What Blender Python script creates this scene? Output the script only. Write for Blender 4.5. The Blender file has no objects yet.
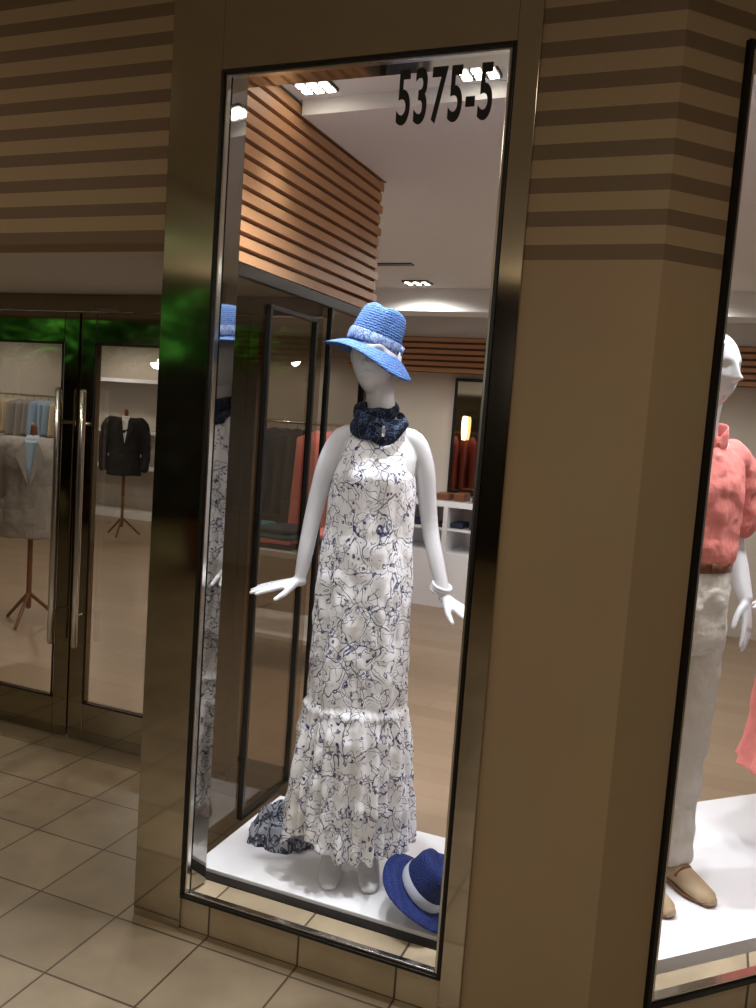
import bpy, bmesh, math, random
import numpy as np
from mathutils import Vector, Matrix, noise, Euler

random.seed(7)
scene = bpy.context.scene
COL = scene.collection
YAW = math.radians(21.6)

def lin(c):
    out = []
    for v in c[:3]:
        v = v / 255.0
        out.append(v / 12.92 if v <= 0.04045 else ((v + 0.055) / 1.055) ** 2.4)
    return (out[0], out[1], out[2], 1.0)

# ------------------------------------------------------------------ materials
def new_mat(name):
    m = bpy.data.materials.new(name)
    m.use_nodes = True
    nt = m.node_tree
    nt.nodes.clear()
    out = nt.nodes.new('ShaderNodeOutputMaterial')
    return m, nt, out

def N(nt, typ, **kw):
    n = nt.nodes.new(typ)
    for k, v in kw.items():
        setattr(n, k, v)
    return n

def mat(name, col, rough=0.6, metal=0.0, var=0.1, nscale=8.0, bump=0.0, bscale=200.0, emit=0.0, coat=0.0, sheen=0.0):
    m, nt, out = new_mat(name)
    b = N(nt, 'ShaderNodeBsdfPrincipled')
    b.inputs['Roughness'].default_value = rough
    b.inputs['Metallic'].default_value = metal
    if coat: b.inputs['Coat Weight'].default_value = coat
    if sheen: b.inputs['Sheen Weight'].default_value = sheen
    tc = N(nt, 'ShaderNodeTexCoord')
    nz = N(nt, 'ShaderNodeTexNoise')
    nz.inputs['Scale'].default_value = nscale
    nz.inputs['Detail'].default_value = 4
    nt.links.new(tc.outputs['Object'], nz.inputs['Vector'])
    mix = N(nt, 'ShaderNodeMix', data_type='RGBA')
    c = lin(col)
    mix.inputs[6].default_value = tuple(min(1, x * (1 - var)) for x in c[:3]) + (1,)
    mix.inputs[7].default_value = tuple(min(1, x * (1 + var)) for x in c[:3]) + (1,)
    nt.links.new(nz.outputs['Fac'], mix.inputs[0])
    nt.links.new(mix.outputs[2], b.inputs['Base Color'])
    if emit:
        b.inputs['Emission Color'].default_value = c
        b.inputs['Emission Strength'].default_value = emit
    if bump:
        n2 = N(nt, 'ShaderNodeTexNoise')
        n2.inputs['Scale'].default_value = bscale
        n2.inputs['Detail'].default_value = 3
        nt.links.new(tc.outputs['Object'], n2.inputs['Vector'])
        bp = N(nt, 'ShaderNodeBump')
        bp.inputs['Strength'].default_value = bump
        bp.inputs['Distance'].default_value = 0.01
        nt.links.new(n2.outputs['Fac'], bp.inputs['Height'])
        nt.links.new(bp.outputs['Normal'], b.inputs['Normal'])
    nt.links.new(b.outputs[0], out.inputs[0])
    return m

def math_node(nt, op, a, b=None, c=None):
    n = N(nt, 'ShaderNodeMath', operation=op)
    for i, v in enumerate((a, b, c)):
        if v is None: continue
        if isinstance(v, (int, float)): n.inputs[i].default_value = v
        else: nt.links.new(v, n.inputs[i])
    return n.outputs[0]

def stripe_mat(name, light, dark, z0, period, duty, rough=0.7):
    m, nt, out = new_mat(name)
    b = N(nt, 'ShaderNodeBsdfPrincipled')
    b.inputs['Roughness'].default_value = rough
    geo = N(nt, 'ShaderNodeNewGeometry')
    sep = N(nt, 'ShaderNodeSeparateXYZ')
    nt.links.new(geo.outputs['Position'], sep.inputs[0])
    z = math_node(nt, 'SUBTRACT', sep.outputs[2], z0)
    ph = math_node(nt, 'FRACT', math_node(nt, 'DIVIDE', z, period))
    st = math_node(nt, 'LESS_THAN', ph, duty)
    st = math_node(nt, 'MULTIPLY', st, math_node(nt, 'GREATER_THAN', z, 0.0))
    nz = N(nt, 'ShaderNodeTexNoise')
    nz.inputs['Scale'].default_value = 3
    nt.links.new(geo.outputs['Position'], nz.inputs['Vector'])
    mix = N(nt, 'ShaderNodeMix', data_type='RGBA')
    mix.inputs[6].default_value = lin(light)
    mix.inputs[7].default_value = lin(dark)
    nt.links.new(st, mix.inputs[0])
    mul = N(nt, 'ShaderNodeMix', data_type='RGBA', blend_type='MULTIPLY')
    mul.inputs[0].default_value = 0.15
    nt.links.new(mix.outputs[2], mul.inputs[6])
    nt.links.new(nz.outputs['Color'], mul.inputs[7])
    nt.links.new(mul.outputs[2], b.inputs['Base Color'])
    nt.links.new(b.outputs[0], out.inputs[0])
    return m

def tile_mat(name, c1, c2, grout, size, rough=0.35, offs=(0, 0), vert=False, grout_w=0.008):
    m, nt, out = new_mat(name)
    b = N(nt, 'ShaderNodeBsdfPrincipled')
    geo = N(nt, 'ShaderNodeNewGeometry')
    mp = N(nt, 'ShaderNodeMapping')
    mp.inputs['Location'].default_value = (offs[0], offs[1], 0)
    if vert: mp.inputs['Rotation'].default_value = (math.radians(-90), 0, 0)
    nt.links.new(geo.outputs['Position'], mp.inputs[0])
    br = N(nt, 'ShaderNodeTexBrick')
    br.offset = 0.0
    br.inputs['Scale'].default_value = 1.0
    br.inputs['Brick Width'].default_value = size
    br.inputs['Row Height'].default_value = size
    br.inputs['Mortar Size'].default_value = grout_w / 2
    br.inputs['Mortar Smooth'].default_value = 0.3
    br.inputs['Color1'].default_value = lin(c1)
    br.inputs['Color2'].default_value = lin(c2)
    br.inputs['Mortar'].default_value = lin(grout)
    nt.links.new(mp.outputs[0], br.inputs['Vector'])
    nz = N(nt, 'ShaderNodeTexNoise')
    nz.inputs['Scale'].default_value = 9
    nz.inputs['Detail'].default_value = 6
    nt.links.new(geo.outputs['Position'], nz.inputs['Vector'])
    rmp = N(nt, 'ShaderNodeMapRange')
    rmp.inputs[3].default_value = 0.7
    rmp.inputs[4].default_value = 1.2
    nt.links.new(nz.outputs['Fac'], rmp.inputs[0])
    mul = N(nt, 'ShaderNodeMix', data_type='RGBA', blend_type='MULTIPLY')
    mul.inputs[0].default_value = 1
    nt.links.new(br.outputs['Color'], mul.inputs[6])
    nt.links.new(rmp.outputs[0], mul.inputs[7])
    nt.links.new(mul.outputs[2], b.inputs['Base Color'])
    rr = N(nt, 'ShaderNodeMapRange')
    rr.inputs[3].default_value = rough - 0.08
    rr.inputs[4].default_value = rough + 0.15
    nt.links.new(nz.outputs['Fac'], rr.inputs[0])
    nt.links.new(rr.outputs[0], b.inputs['Roughness'])
    bp = N(nt, 'ShaderNodeBump')
    bp.inputs['Strength'].default_value = 0.4
    bp.inputs['Distance'].default_value = 0.004
    bp.invert = True
    nt.links.new(br.outputs['Fac'], bp.inputs['Height'])
    nt.links.new(bp.outputs['Normal'], b.inputs['Normal'])
    nt.links.new(b.outputs[0], out.inputs[0])
    return m

def plank_mat(name, c1, c2):
    m, nt, out = new_mat(name)
    b = N(nt, 'ShaderNodeBsdfPrincipled')
    b.inputs['Roughness'].default_value = 0.35
    geo = N(nt, 'ShaderNodeNewGeometry')
    br = N(nt, 'ShaderNodeTexBrick')
    br.inputs['Scale'].default_value = 1.0
    br.inputs['Brick Width'].default_value = 1.4
    br.inputs['Row Height'].default_value = 0.16
    br.inputs['Mortar Size'].default_value = 0.0015
    br.inputs['Color1'].default_value = lin(c1)
    br.inputs['Color2'].default_value = lin(c2)
    br.inputs['Mortar'].default_value = lin([x * 0.75 for x in c1])
    nt.links.new(geo.outputs['Position'], br.inputs['Vector'])
    nt.links.new(br.outputs['Color'], b.inputs['Base Color'])
    nt.links.new(b.outputs[0], out.inputs[0])
    return m

def glass_mat(name, tint, refl_min, ior=1.45, gcol=(1, 1, 1)):
    m, nt, out = new_mat(name)
    tr = N(nt, 'ShaderNodeBsdfTransparent')
    tr.inputs[0].default_value = (*tint, 1)
    gl = N(nt, 'ShaderNodeBsdfGlossy')
    gl.inputs['Roughness'].default_value = 0.0
    gl.inputs['Color'].default_value = (*gcol, 1)
    fr = N(nt, 'ShaderNodeFresnel')
    fr.inputs[0].default_value = ior
    mx = math_node(nt, 'MAXIMUM', fr.outputs[0], refl_min)
    ms = N(nt, 'ShaderNodeMixShader')
    nt.links.new(mx, ms.inputs[0])
    nt.links.new(tr.outputs[0], ms.inputs[1])
    nt.links.new(gl.outputs[0], ms.inputs[2])
    nt.links.new(ms.outputs[0], out.inputs[0])
    return m

def vine_mat(name, base, ink, scale=1.0, dens=1.0, lw=1.0):
    m, nt, out = new_mat(name)
    b = N(nt, 'ShaderNodeBsdfPrincipled')
    b.inputs['Roughness'].default_value = 0.85
    b.inputs['Specular IOR Level'].default_value = 0.2
    tc = N(nt, 'ShaderNodeTexCoord')
    def distorted(off, dscale, amt, stretch=(1, 1, 1)):
        mp = N(nt, 'ShaderNodeMapping')
        mp.inputs['Location'].default_value = (off, off * 1.7, off * 0.3)
        mp.inputs['Scale'].default_value = stretch
        nt.links.new(tc.outputs['Object'], mp.inputs[0])
        nz = N(nt, 'ShaderNodeTexNoise')
        nz.inputs['Scale'].default_value = dscale * scale
        nz.inputs['Detail'].default_value = 1.5
        nt.links.new(mp.outputs[0], nz.inputs['Vector'])
        sub = N(nt, 'ShaderNodeVectorMath', operation='SUBTRACT')
        nt.links.new(nz.outputs['Color'], sub.inputs[0]); sub.inputs[1].default_value = (0.5, 0.5, 0.5)
        sc = N(nt, 'ShaderNodeVectorMath', operation='SCALE')
        nt.links.new(sub.outputs[0], sc.inputs[0]); sc.inputs['Scale'].default_value = amt / scale
        ad = N(nt, 'ShaderNodeVectorMath', operation='ADD')
        nt.links.new(mp.outputs[0], ad.inputs[0]); nt.links.new(sc.outputs[0], ad.inputs[1])
        return ad.outputs[0]
    def vor(vec, sc, feat='F1'):
        v = N(nt, 'ShaderNodeTexVoronoi', feature=feat)
        v.inputs['Scale'].default_value = sc * scale
        nt.links.new(vec, v.inputs['Vector'])
        return v
    def nmask(off, sc, thr):
        mp = N(nt, 'ShaderNodeMapping'); mp.inputs['Location'].default_value = (off, -off, off * 2)
        nt.links.new(tc.outputs['Object'], mp.inputs[0])
        nz = N(nt, 'ShaderNodeTexNoise'); nz.inputs['Scale'].default_value = sc * scale; nz.inputs['Detail'].default_value = 1
        nt.links.new(mp.outputs[0], nz.inputs['Vector'])
        return math_node(nt, 'GREATER_THAN', nz.outputs['Fac'], thr)
    mul = lambda a, c: math_node(nt, 'MULTIPLY', a, c)
    mxx = lambda a, c: math_node(nt, 'MAXIMUM', a, c)
    e1 = vor(distorted(0.0, 16, 0.08, (1, 1, 0.75)), 14, 'DISTANCE_TO_EDGE').outputs['Distance']
    e2 = vor(distorted(3.3, 26, 0.050), 26, 'DISTANCE_TO_EDGE').outputs['Distance']
    l1 = mul(math_node(nt, 'LESS_THAN', e1, 0.022 * lw), nmask(1.1, 14, 0.38))
    l2 = mul(math_node(nt, 'LESS_THAN', e2, 0.032 * lw), nmask(5.7, 22, 0.47))
    o1 = math_node(nt, 'LESS_THAN', math_node(nt, 'ABSOLUTE', math_node(nt, 'SUBTRACT', e1, 0.13)), 0.013 * lw)
    o1 = mul(o1, nmask(9.1, 30, 0.52))
    fl = vor(distorted(6.1, 60, 0.018), 22).outputs['Distance']
    ring = math_node(nt, 'LESS_THAN', math_node(nt, 'ABSOLUTE', math_node(nt, 'SUBTRACT', fl, 0.30)), 0.026 * lw)
    dot = math_node(nt, 'LESS_THAN', fl, 0.10)
    fm = nmask(2.2, 12, 0.50)
    fl2 = mul(mxx(ring, dot), fm)
    lv = vor(distorted(1.9, 30, 0.02, (1, 1, 0.55)), 62).outputs['Distance']
    near = math_node(nt, 'LESS_THAN', e1, 0.12)
    leaf = mul(mul(math_node(nt, 'LESS_THAN', lv, 0.28), near), nmask(7.7, 24, 0.49))
    tot = mxx(mxx(mxx(l1, l2), mxx(o1, fl2)), leaf)
    mot = N(nt, 'ShaderNodeTexNoise')
    mot.inputs['Scale'].default_value = 90
    nt.links.new(tc.outputs['Object'], mot.inputs['Vector'])
    mr = N(nt, 'ShaderNodeMapRange')
    mr.inputs[1].default_value = 0.3; mr.inputs[2].default_value = 0.6
    mr.inputs[3].default_value = 0.6 * dens
    mr.inputs[4].default_value = 1.0 * dens
    nt.links.new(mot.outputs['Fac'], mr.inputs[0])
    fac = math_node(nt, 'MULTIPLY', tot, mr.outputs[0])
    mix = N(nt, 'ShaderNodeMix', data_type='RGBA')
    mix.inputs[6].default_value = lin(base)
    mix.inputs[7].default_value = lin(ink)
    nt.links.new(fac, mix.inputs[0])
    nt.links.new(mix.outputs[2], b.inputs['Base Color'])
    nz = N(nt, 'ShaderNodeTexNoise')
    nz.inputs['Scale'].default_value = 18
    nz.inputs['Detail'].default_value = 4
    nt.links.new(tc.outputs['Object'], nz.inputs['Vector'])
    bp = N(nt, 'ShaderNodeBump')
    bp.inputs['Strength'].default_value = 0.35
    bp.inputs['Distance'].default_value = 0.02
    nt.links.new(nz.outputs['Fac'], bp.inputs['Height'])
    nt.links.new(bp.outputs['Normal'], b.inputs['Normal'])
    nt.links.new(b.outputs[0], out.inputs[0])
    return m

def knit_mat(name, col, col2):
    m, nt, out = new_mat(name)
    b = N(nt, 'ShaderNodeBsdfPrincipled')
    b.inputs['Roughness'].default_value = 0.8
    b.inputs['Specular IOR Level'].default_value = 0.2
    tc = N(nt, 'ShaderNodeTexCoord')
    vo = N(nt, 'ShaderNodeTexVoronoi')
    vo.inputs['Scale'].default_value = 200
    nt.links.new(tc.outputs['Object'], vo.inputs['Vector'])
    wv = N(nt, 'ShaderNodeTexWave', wave_type='BANDS', bands_direction='Z')
    wv.inputs['Scale'].default_value = 40
    wv.inputs['Distortion'].default_value = 1.0
    nt.links.new(tc.outputs['Object'], wv.inputs['Vector'])
    f = math_node(nt, 'MULTIPLY', vo.outputs['Distance'], 0.9)
    f = math_node(nt, 'ADD', f, math_node(nt, 'MULTIPLY', wv.outputs['Fac'], 0.35))
    mix = N(nt, 'ShaderNodeMix', data_type='RGBA')
    mix.inputs[6].default_value = lin(col)
    mix.inputs[7].default_value = lin(col2)
    nt.links.new(f, mix.inputs[0])
    nt.links.new(mix.outputs[2], b.inputs['Base Color'])
    bp = N(nt, 'ShaderNodeBump')
    bp.inputs['Strength'].default_value = 0.7
    bp.inputs['Distance'].default_value = 0.005
    bp.invert = True
    nt.links.new(f, bp.inputs['Height'])
    nt.links.new(bp.outputs['Normal'], b.inputs['Normal'])
    nt.links.new(b.outputs[0], out.inputs[0])
    return m

M = {}
M['stripe'] = stripe_mat('striped_wallcovering', (162, 138, 106), (114, 92, 70), 2.08, 0.080, 0.46)
M['stripe2'] = stripe_mat('striped_pillar_covering', (158, 136, 106), (112, 92, 71), 2.025, 0.080, 0.46)
M['bronze'] = mat('polished_metal_surround', (188, 180, 166), 0.07, 1.0, 0.05)
M['black'] = mat('black_frame', (16, 14, 13), 0.35, 0.3)
M['decal'] = mat('black_vinyl', (8, 8, 8), 0.6)
M['steel'] = mat('brushed_steel', (216, 213, 206), 0.15, 1.0, 0.05)
M['mirror'] = mat('mirror_jamb', (176, 172, 166), 0.04, 1.0, 0.02)
M['glass'] = glass_mat('clear_glass', (0.97, 0.97, 0.97), 0.03, 1.25)
M['tint'] = glass_mat('bronze_glass', (0.66, 0.60, 0.51), 0.16, 1.5, (0.95, 0.92, 0.85))
M['tintp'] = glass_mat('smoked_partition_glass', (0.60, 0.55, 0.49), 0.12, 1.35, (0.85, 0.82, 0.76))
M['tintmetal'] = mat('dark_bronze_door', (144, 134, 116), 0.05, 1.0, 0.05)
M['tile'] = tile_mat('mall_floor_tile', (160, 145, 122), (142, 127, 105), (80, 68, 54), 0.305, 0.32, (0.08, 0.05))
M['tilev'] = tile_mat('tile_base', (172, 157, 132), (160, 145, 120), (80, 68, 54), 0.305, 0.32, (0.08, 0.0), True)
M['plank'] = plank_mat('store_planks', (152, 130, 108), (140, 119, 97))
M['white'] = mat('white_laminate', (240, 241, 246), 0.12, 0, 0.02)
M['wallint'] = mat('warm_white_paint', (190, 182, 170), 0.8, 0, 0.03)
M['ceil'] = mat('ceiling_paint', (216, 215, 214), 0.85, 0, 0.02)
M['wood'] = mat('orange_wood', (182, 136, 96), 0.5, 0, 0.12, 5)
M['wooddark'] = mat('slat_gap_wood', (110, 70, 48), 0.6, 0, 0.1)
M['mannequin'] = mat('gloss_white_mannequin', (212, 214, 220), 0.25, 0, 0.01, coat=0.3)
M['dress'] = vine_mat('navy_vine_print_linen', (240, 241, 246), (38, 48, 100), 1.0, 1.0, 0.78)
M['bundle'] = vine_mat('navy_vine_print_scarf', (160, 166, 180), (22, 27, 52), 0.9, 1.0, 2.2)
M['hat'] = knit_mat('denim_blue_straw', (90, 124, 178), (50, 78, 130))
M['hat2'] = knit_mat('navy_straw', (34, 56, 122), (16, 30, 78))
M['band'] = vine_mat('pale_blue_ribbon', (132, 150, 184), (54, 76, 132), 3.0, 1.0, 1.5)
M['band2'] = mat('white_ribbon', (184, 192, 210), 0.6)
M['scarf'] = vine_mat('dark_navy_scarf', (16, 20, 36), (88, 108, 142), 1.5, 0.6, 0.9)
M['silver'] = mat('silver', (200, 205, 215), 0.2, 1.0)
M['coral'] = mat('coral_linen', (222, 132, 126), 0.85, 0, 0.08, 30, 0.3, 60)
M['khaki'] = mat('stone_linen', (212, 206, 198), 0.85, 0, 0.08, 25, 0.3, 60)
M['leather'] = mat('brown_leather', (110, 64, 38), 0.4)
M['suede'] = mat('tan_suede', (166, 144, 114), 0.7)
M['greyjkt'] = mat('grey_linen', (150, 147, 144), 0.85, 0, 0.1, 20, 0.3, 50)
M['darkjkt'] = mat('charcoal_wool', (32, 30, 32), 0.85)
M['shirtblue'] = mat('pale_blue_cotton', (150, 175, 200), 0.8)
M['navy'] = mat('navy_cotton', (28, 34, 58), 0.85)
M['beige'] = mat('beige_cotton', (200, 184, 158), 0.85)
M['teal'] = mat('teal_cotton', (40, 110, 130), 0.85)
M['leaf'] = mat('green_leaf', (76, 150, 66), 0.4, 0, 0.4, 3)
M['darkwall'] = mat('dark_mall_wall', (36, 31, 26), 0.7)
M['mallceil'] = mat('mall_ceiling_paint', (205, 192, 168), 0.8)
M['led'] = mat('led_lens', (255, 246, 230), 0.4, emit=18)
M['ledwarm'] = mat('warm_led_lens', (255, 206, 140), 0.4, emit=6)
M['pot'] = mat('terracotta', (110, 64, 42), 0.7)

# ------------------------------------------------------------------ helpers
def finish(name, bm, m, parent=None, smooth=True, recalc=True):
    if recalc: bmesh.ops.recalc_face_normals(bm, faces=bm.faces[:])
    me = bpy.data.meshes.new(name)
    bm.to_mesh(me); bm.free()
    o = bpy.data.objects.new(name, me)
    COL.objects.link(o)
    mm = m if isinstance(m, (list, tuple)) else [m]
    for x in mm: me.materials.append(x)
    if smooth:
        for p in me.polygons: p.use_smooth = True
    if parent: o.parent = parent
    return o

def empty(name, loc=(0, 0, 0), rotz=0.0):
    e = bpy.data.objects.new(name, None)
    e.empty_display_size = 0.1
    e.location = loc
    e.rotation_euler = (0, 0, rotz)
    COL.objects.link(e)
    return e

def bm_box(bm, lo, hi, mi=0, mtx=None):
    c = [Vector((x, y, z)) for x in (lo[0], hi[0]) for y in (lo[1], hi[1]) for z in (lo[2], hi[2])]
    if mtx: c = [mtx @ v for v in c]
    v = [bm.verts.new(p) for p in c]
    for f in ((0, 1, 3, 2), (4, 6, 7, 5), (0, 4, 5, 1), (2, 3, 7, 6), (0, 2, 6, 4), (1, 5, 7, 3)):
        fc = bm.faces.new([v[i] for i in f]); fc.material_index = mi

def box(name, lo, hi, m, parent=None, bevel=0.0):
    bm = bmesh.new(); bm_box(bm, lo, hi)
    o = finish(name, bm, m, parent, smooth=False)
    if bevel:
        md = o.modifiers.new('bevel', 'BEVEL'); md.width = bevel; md.segments = 2
    return o

def boxes(name, lst, m, parent=None, bevel=0.0):
    bm = bmesh.new()
    for it in lst: bm_box(bm, it[0], it[1], it[2] if len(it) > 2 else 0, it[3] if len(it) > 3 else None)
    o = finish(name, bm, m, parent, smooth=False)
    if bevel:
        md = o.modifiers.new('bevel', 'BEVEL'); md.width = bevel; md.segments = 2
    return o

def prism(name, poly, z0, z1, m, parent=None):
    bm = bmesh.new()
    a = [bm.verts.new((x, y, z0)) for x, y in poly]
    b = [bm.verts.new((x, y, z1)) for x, y in poly]
    bm.faces.new(a[::-1]); bm.faces.new(b)
    n = len(poly)
    for i in range(n):
        bm.faces.new((a[i], a[(i + 1) % n], b[(i + 1) % n], b[i]))
    return finish(name, bm, m, parent, smooth=False)

def quad(name, pts, m, parent=None):
    bm = bmesh.new()
    bm.faces.new([bm.verts.new(p) for p in pts])
    return finish(name, bm, m, parent, smooth=False, recalc=False)

def catmull(pts, sub):
    P = [np.array(p, float) for p in pts]
    if len(P) < 3: sub = max(sub, 2)
    Q = [2 * P[0] - P[1]] + P + [2 * P[-1] - P[-2]]
    out = []
    for i in range(1, len(Q) - 2):
        for k in range(sub):
            t = k / sub
            out.append(0.5 * ((2 * Q[i]) + (-Q[i - 1] + Q[i + 1]) * t + (2 * Q[i - 1] - 5 * Q[i] + 4 * Q[i + 1] - Q[i + 2]) * t * t + (-Q[i - 1] + 3 * Q[i] - 3 * Q[i + 1] + Q[i + 2]) * t ** 3))
    out.append(P[-1])
    return out

def tube(bm, pts, rads, n=14, up=None, sub=4, mi=0, cap=True):
    rr = [(r, r) if isinstance(r, (int, float)) else r for r in rads]
    data = catmull([list(p) + list(r) for p, r in zip(pts, rr)], sub)
    C = [Vector(d[:3]) for d in data]
    R = [(max(d[3], 1e-4), max(d[4], 1e-4)) for d in data]
    T = []
    for i in range(len(C)):
        a = C[max(i - 1, 0)]; b = C[min(i + 1, len(C) - 1)]
        T.append((b - a).normalized())
    u = Vector(up) if up else (Vector((0, 1, 0)) if abs(T[0].y) < 0.8 else Vector((0, 0, 1)))
    frames = []
    for t in T:
        u2 = (u - t * u.dot(t))
        if u2.length < 1e-4: u2 = Vector((1, 0, 0)) - t * t.x
        u2.normalize(); s = t.cross(u2)
        frames.append((s, u2))
        if not up: u = u2
    rings = []
    def ring(c, s, b, ra, rb):
        return [bm.verts.new(c + s * (ra * math.cos(2 * math.pi * k / n)) + b * (rb * math.sin(2 * math.pi * k / n))) for k in range(n)]
    if cap:
        for a in (75, 45, 20):
            q = math.radians(a); h = min(R[0])
            rings.append(ring(C[0] - T[0] * h * math.sin(q), *frames[0], R[0][0] * math.cos(q), R[0][1] * math.cos(q)))
    for c, f, r in zip(C, frames, R): rings.append(ring(c, *f, *r))
    if cap:
        for a in (20, 45, 75):
            q = math.radians(a); h = min(R[-1])
            rings.append(ring(C[-1] + T[-1] * h * math.sin(q), *frames[-1], R[-1][0] * math.cos(q), R[-1][1] * math.cos(q)))
    for i in range(len(rings) - 1):
        for k in range(n):
            f = bm.faces.new((rings[i][k], rings[i][(k + 1) % n], rings[i + 1][(k + 1) % n], rings[i + 1][k]))
            f.material_index = mi
    bm.faces.new(rings[0][::-1]).material_index = mi
    bm.faces.new(rings[-1]).material_index = mi

def loft(bm, prof, n=40, power=2.0, mi=0, sub=3):
    data = catmull(prof, sub)
    rings = []
    for z, cx, cy, rx, ry in data:
        r = []
        for k in range(n):
            a = 2 * math.pi * k / n
            c, s = math.cos(a), math.sin(a)
            r.append(bm.verts.new((cx + rx * math.copysign(abs(c) ** (2 / power), c), cy + ry * math.copysign(abs(s) ** (2 / power), s), z)))
        rings.append(r)
    for i in range(len(rings) - 1):
        for k in range(n):
            bm.faces.new((rings[i][k], rings[i][(k + 1) % n], rings[i + 1][(k + 1) % n], rings[i + 1][k])).material_index = mi
    bm.faces.new(rings[0][::-1]).material_index = mi
    bm.faces.new(rings[-1]).material_index = mi

def volume(name, bm, m, parent=None, voxel=0.005, it=4, disp=0.0, dsize=0.08):
    o = finish(name, bm, m, parent)
    r = o.modifiers.new('remesh', 'REMESH'); r.mode = 'VOXEL'; r.voxel_size = voxel; r.use_smooth_shade = True
    s = o.modifiers.new('smooth', 'SMOOTH'); s.factor = 0.5; s.iterations = it
    if disp:
        tx = bpy.data.textures.new(name + '_wrinkle', 'CLOUDS'); tx.noise_scale = dsize; tx.noise_depth = 2
        d = o.modifiers.new('wrinkle', 'DISPLACE'); d.texture = tx; d.strength = disp; d.mid_level = 0.5
        d.texture_coords = 'LOCAL'
    return o

def head(bm, center, yaw=0.0, tilt=0.0, roll=0.0, s=1.0):
    n, mrows = 80, 64
    R = Matrix.Translation(Vector(center)) @ Euler((tilt, roll, yaw)).to_matrix().to_4x4()
    g = lambda v, c, w: math.exp(-((v - c) / w) ** 2)
    rows = []
    for i in range(1, mrows):
        ph = math.pi * i / mrows
        row = []
        for k in range(n):
            th = 2 * math.pi * k / n
            x = math.sin(ph) * math.cos(th); y = math.sin(ph) * math.sin(th); z = math.cos(ph)
            X = x * 0.072; Y = y * 0.094; Z = z * 0.115
            if z < 0:
                X *= 1 - 0.36 * (-z) ** 1.5
                if y > 0: Y *= 1 - 0.45 * (-z) ** 1.2
                else: Y *= 1 + 0.10 * (-z)
            if y > 0: Y *= 1.05
            if y < -0.15:
                f = min(1, (-y - 0.15) / 0.35)
                d = 0
                d += 0.026 * g(X, 0, 0.0095) * max(0, min(1, (0.030 - Z) / 0.058)) * (1 / (1 + math.exp(-(Z + 0.036) / 0.0022)))
                d += 0.009 * g(X, 0, 0.016) * g(Z, -0.030, 0.008)
                d -= 0.013 * (g(X, 0.030, 0.015) + g(X, -0.030, 0.015)) * g(Z, 0.004, 0.013)
                d += 0.008 * (g(X, 0.029, 0.012) + g(X, -0.029, 0.012)) * g(Z, 0.001, 0.0065)
                d += 0.003 * (g(X, 0.03, 0.02) + g(X, -0.03, 0.02)) * g(Z, 0.028, 0.010)
                d += 0.010 * g(X, 0, 0.018) * g(Z, -0.056, 0.005)
                d += 0.010 * g(X, 0, 0.015) * g(Z, -0.068, 0.005)
                d -= 0.006 * g(X, 0, 0.018) * g(Z, -0.062, 0.0025)
                d -= 0.005 * g(X, 0, 0.02) * g(Z, -0.080, 0.006)
                d += 0.005 * g(X, 0, 0.018) * g(Z, -0.098, 0.012)
                Y -= d * f
            row.append(bm.verts.new(R @ (Vector((X, Y, Z)) * s)))
        rows.append(row)
    top = bm.verts.new(R @ (Vector((0, 0, 0.115)) * s)); bot = bm.verts.new(R @ (Vector((0, 0, -0.115)) * s))
    for i in range(len(rows) - 1):
        for k in range(n):
            bm.faces.new((rows[i][k], rows[i + 1][k], rows[i + 1][(k + 1) % n], rows[i][(k + 1) % n]))
    for k in range(n):
        bm.faces.new((top, rows[0][k], rows[0][(k + 1) % n]))
        bm.faces.new((bot, rows[-1][(k + 1) % n], rows[-1][k]))
    for sx in (-1, 1):
        p = [R @ (Vector((sx * 0.071, 0.008, 0.022)) * s), R @ (Vector((sx * 0.076, 0.012, 0.0)) * s), R @ (Vector((sx * 0.069, 0.004, -0.024)) * s)]
        tube(bm, p, [(0.011 * s, 0.007 * s), (0.012 * s, 0.007 * s), (0.007 * s, 0.006 * s)], 10, up=(1, 0, 0))

def hand(bm, wrist, d, side, s=1.0, curl=0.35, thumb=1):
    w = Vector(wrist); d = Vector(d).normalized(); side = Vector(side)
    side = (side - d * side.dot(d)).normalized(); nrm = d.cross(side).normalized()
    if nrm.z > 0: nrm = -nrm
    tube(bm, [w - d * 0.01, w + d * 0.02 * s, w + d * 0.05 * s, w + d * 0.082 * s],
         [(0.020 * s, 0.017 * s), (0.026 * s, 0.014 * s), (0.036 * s, 0.0125 * s), (0.035 * s, 0.0105 * s)], 18, up=nrm)
    L = [0.070, 0.078, 0.072, 0.056]
    offs = [0.028, 0.0095, -0.0095, -0.0275]
    for i in range(4):
        base = w + d * (0.078 - 0.004 * abs(i - 1.3)) * s + side * offs[i] * s * thumb
        dd = (d + side * (0.10 * (1.5 - i)) * thumb).normalized()
        pts = [base - dd * 0.012 * s]; p = base.copy()
        pts.append(p.copy())
        ang = curl * (0.5 + 0.12 * i)
        for q, fr in enumerate((0.42, 0.32, 0.26)):
            dd = (dd * math.cos(ang * 0.7) + nrm * math.sin(ang * 0.7)).normalized()
            p = p + dd * L[i] * fr * s
            pts.append(p.copy())
        r = 0.0082 if i < 3 else 0.0072
        tube(bm, pts, [r * s, r * s, r * 0.97 * s, r * 0.88 * s, r * 0.72 * s], 10, sub=3)
    b = w + d * 0.018 * s + side * 0.020 * s * thumb
    td = (d * 0.72 + side * 0.62 * thumb + nrm * 0.3).normalized()
    p1 = b + td * 0.036 * s
    td2 = (td + d * 0.35).normalized()
    p2 = p1 + td2 * 0.03 * s
    p3 = p2 + (td2 + d * 0.2).normalized() * 0.022 * s
    tube(bm, [b, p1, p2, p3], [0.0135 * s, 0.0105 * s, 0.0092 * s, 0.007 * s], 10, sub=3)

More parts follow.
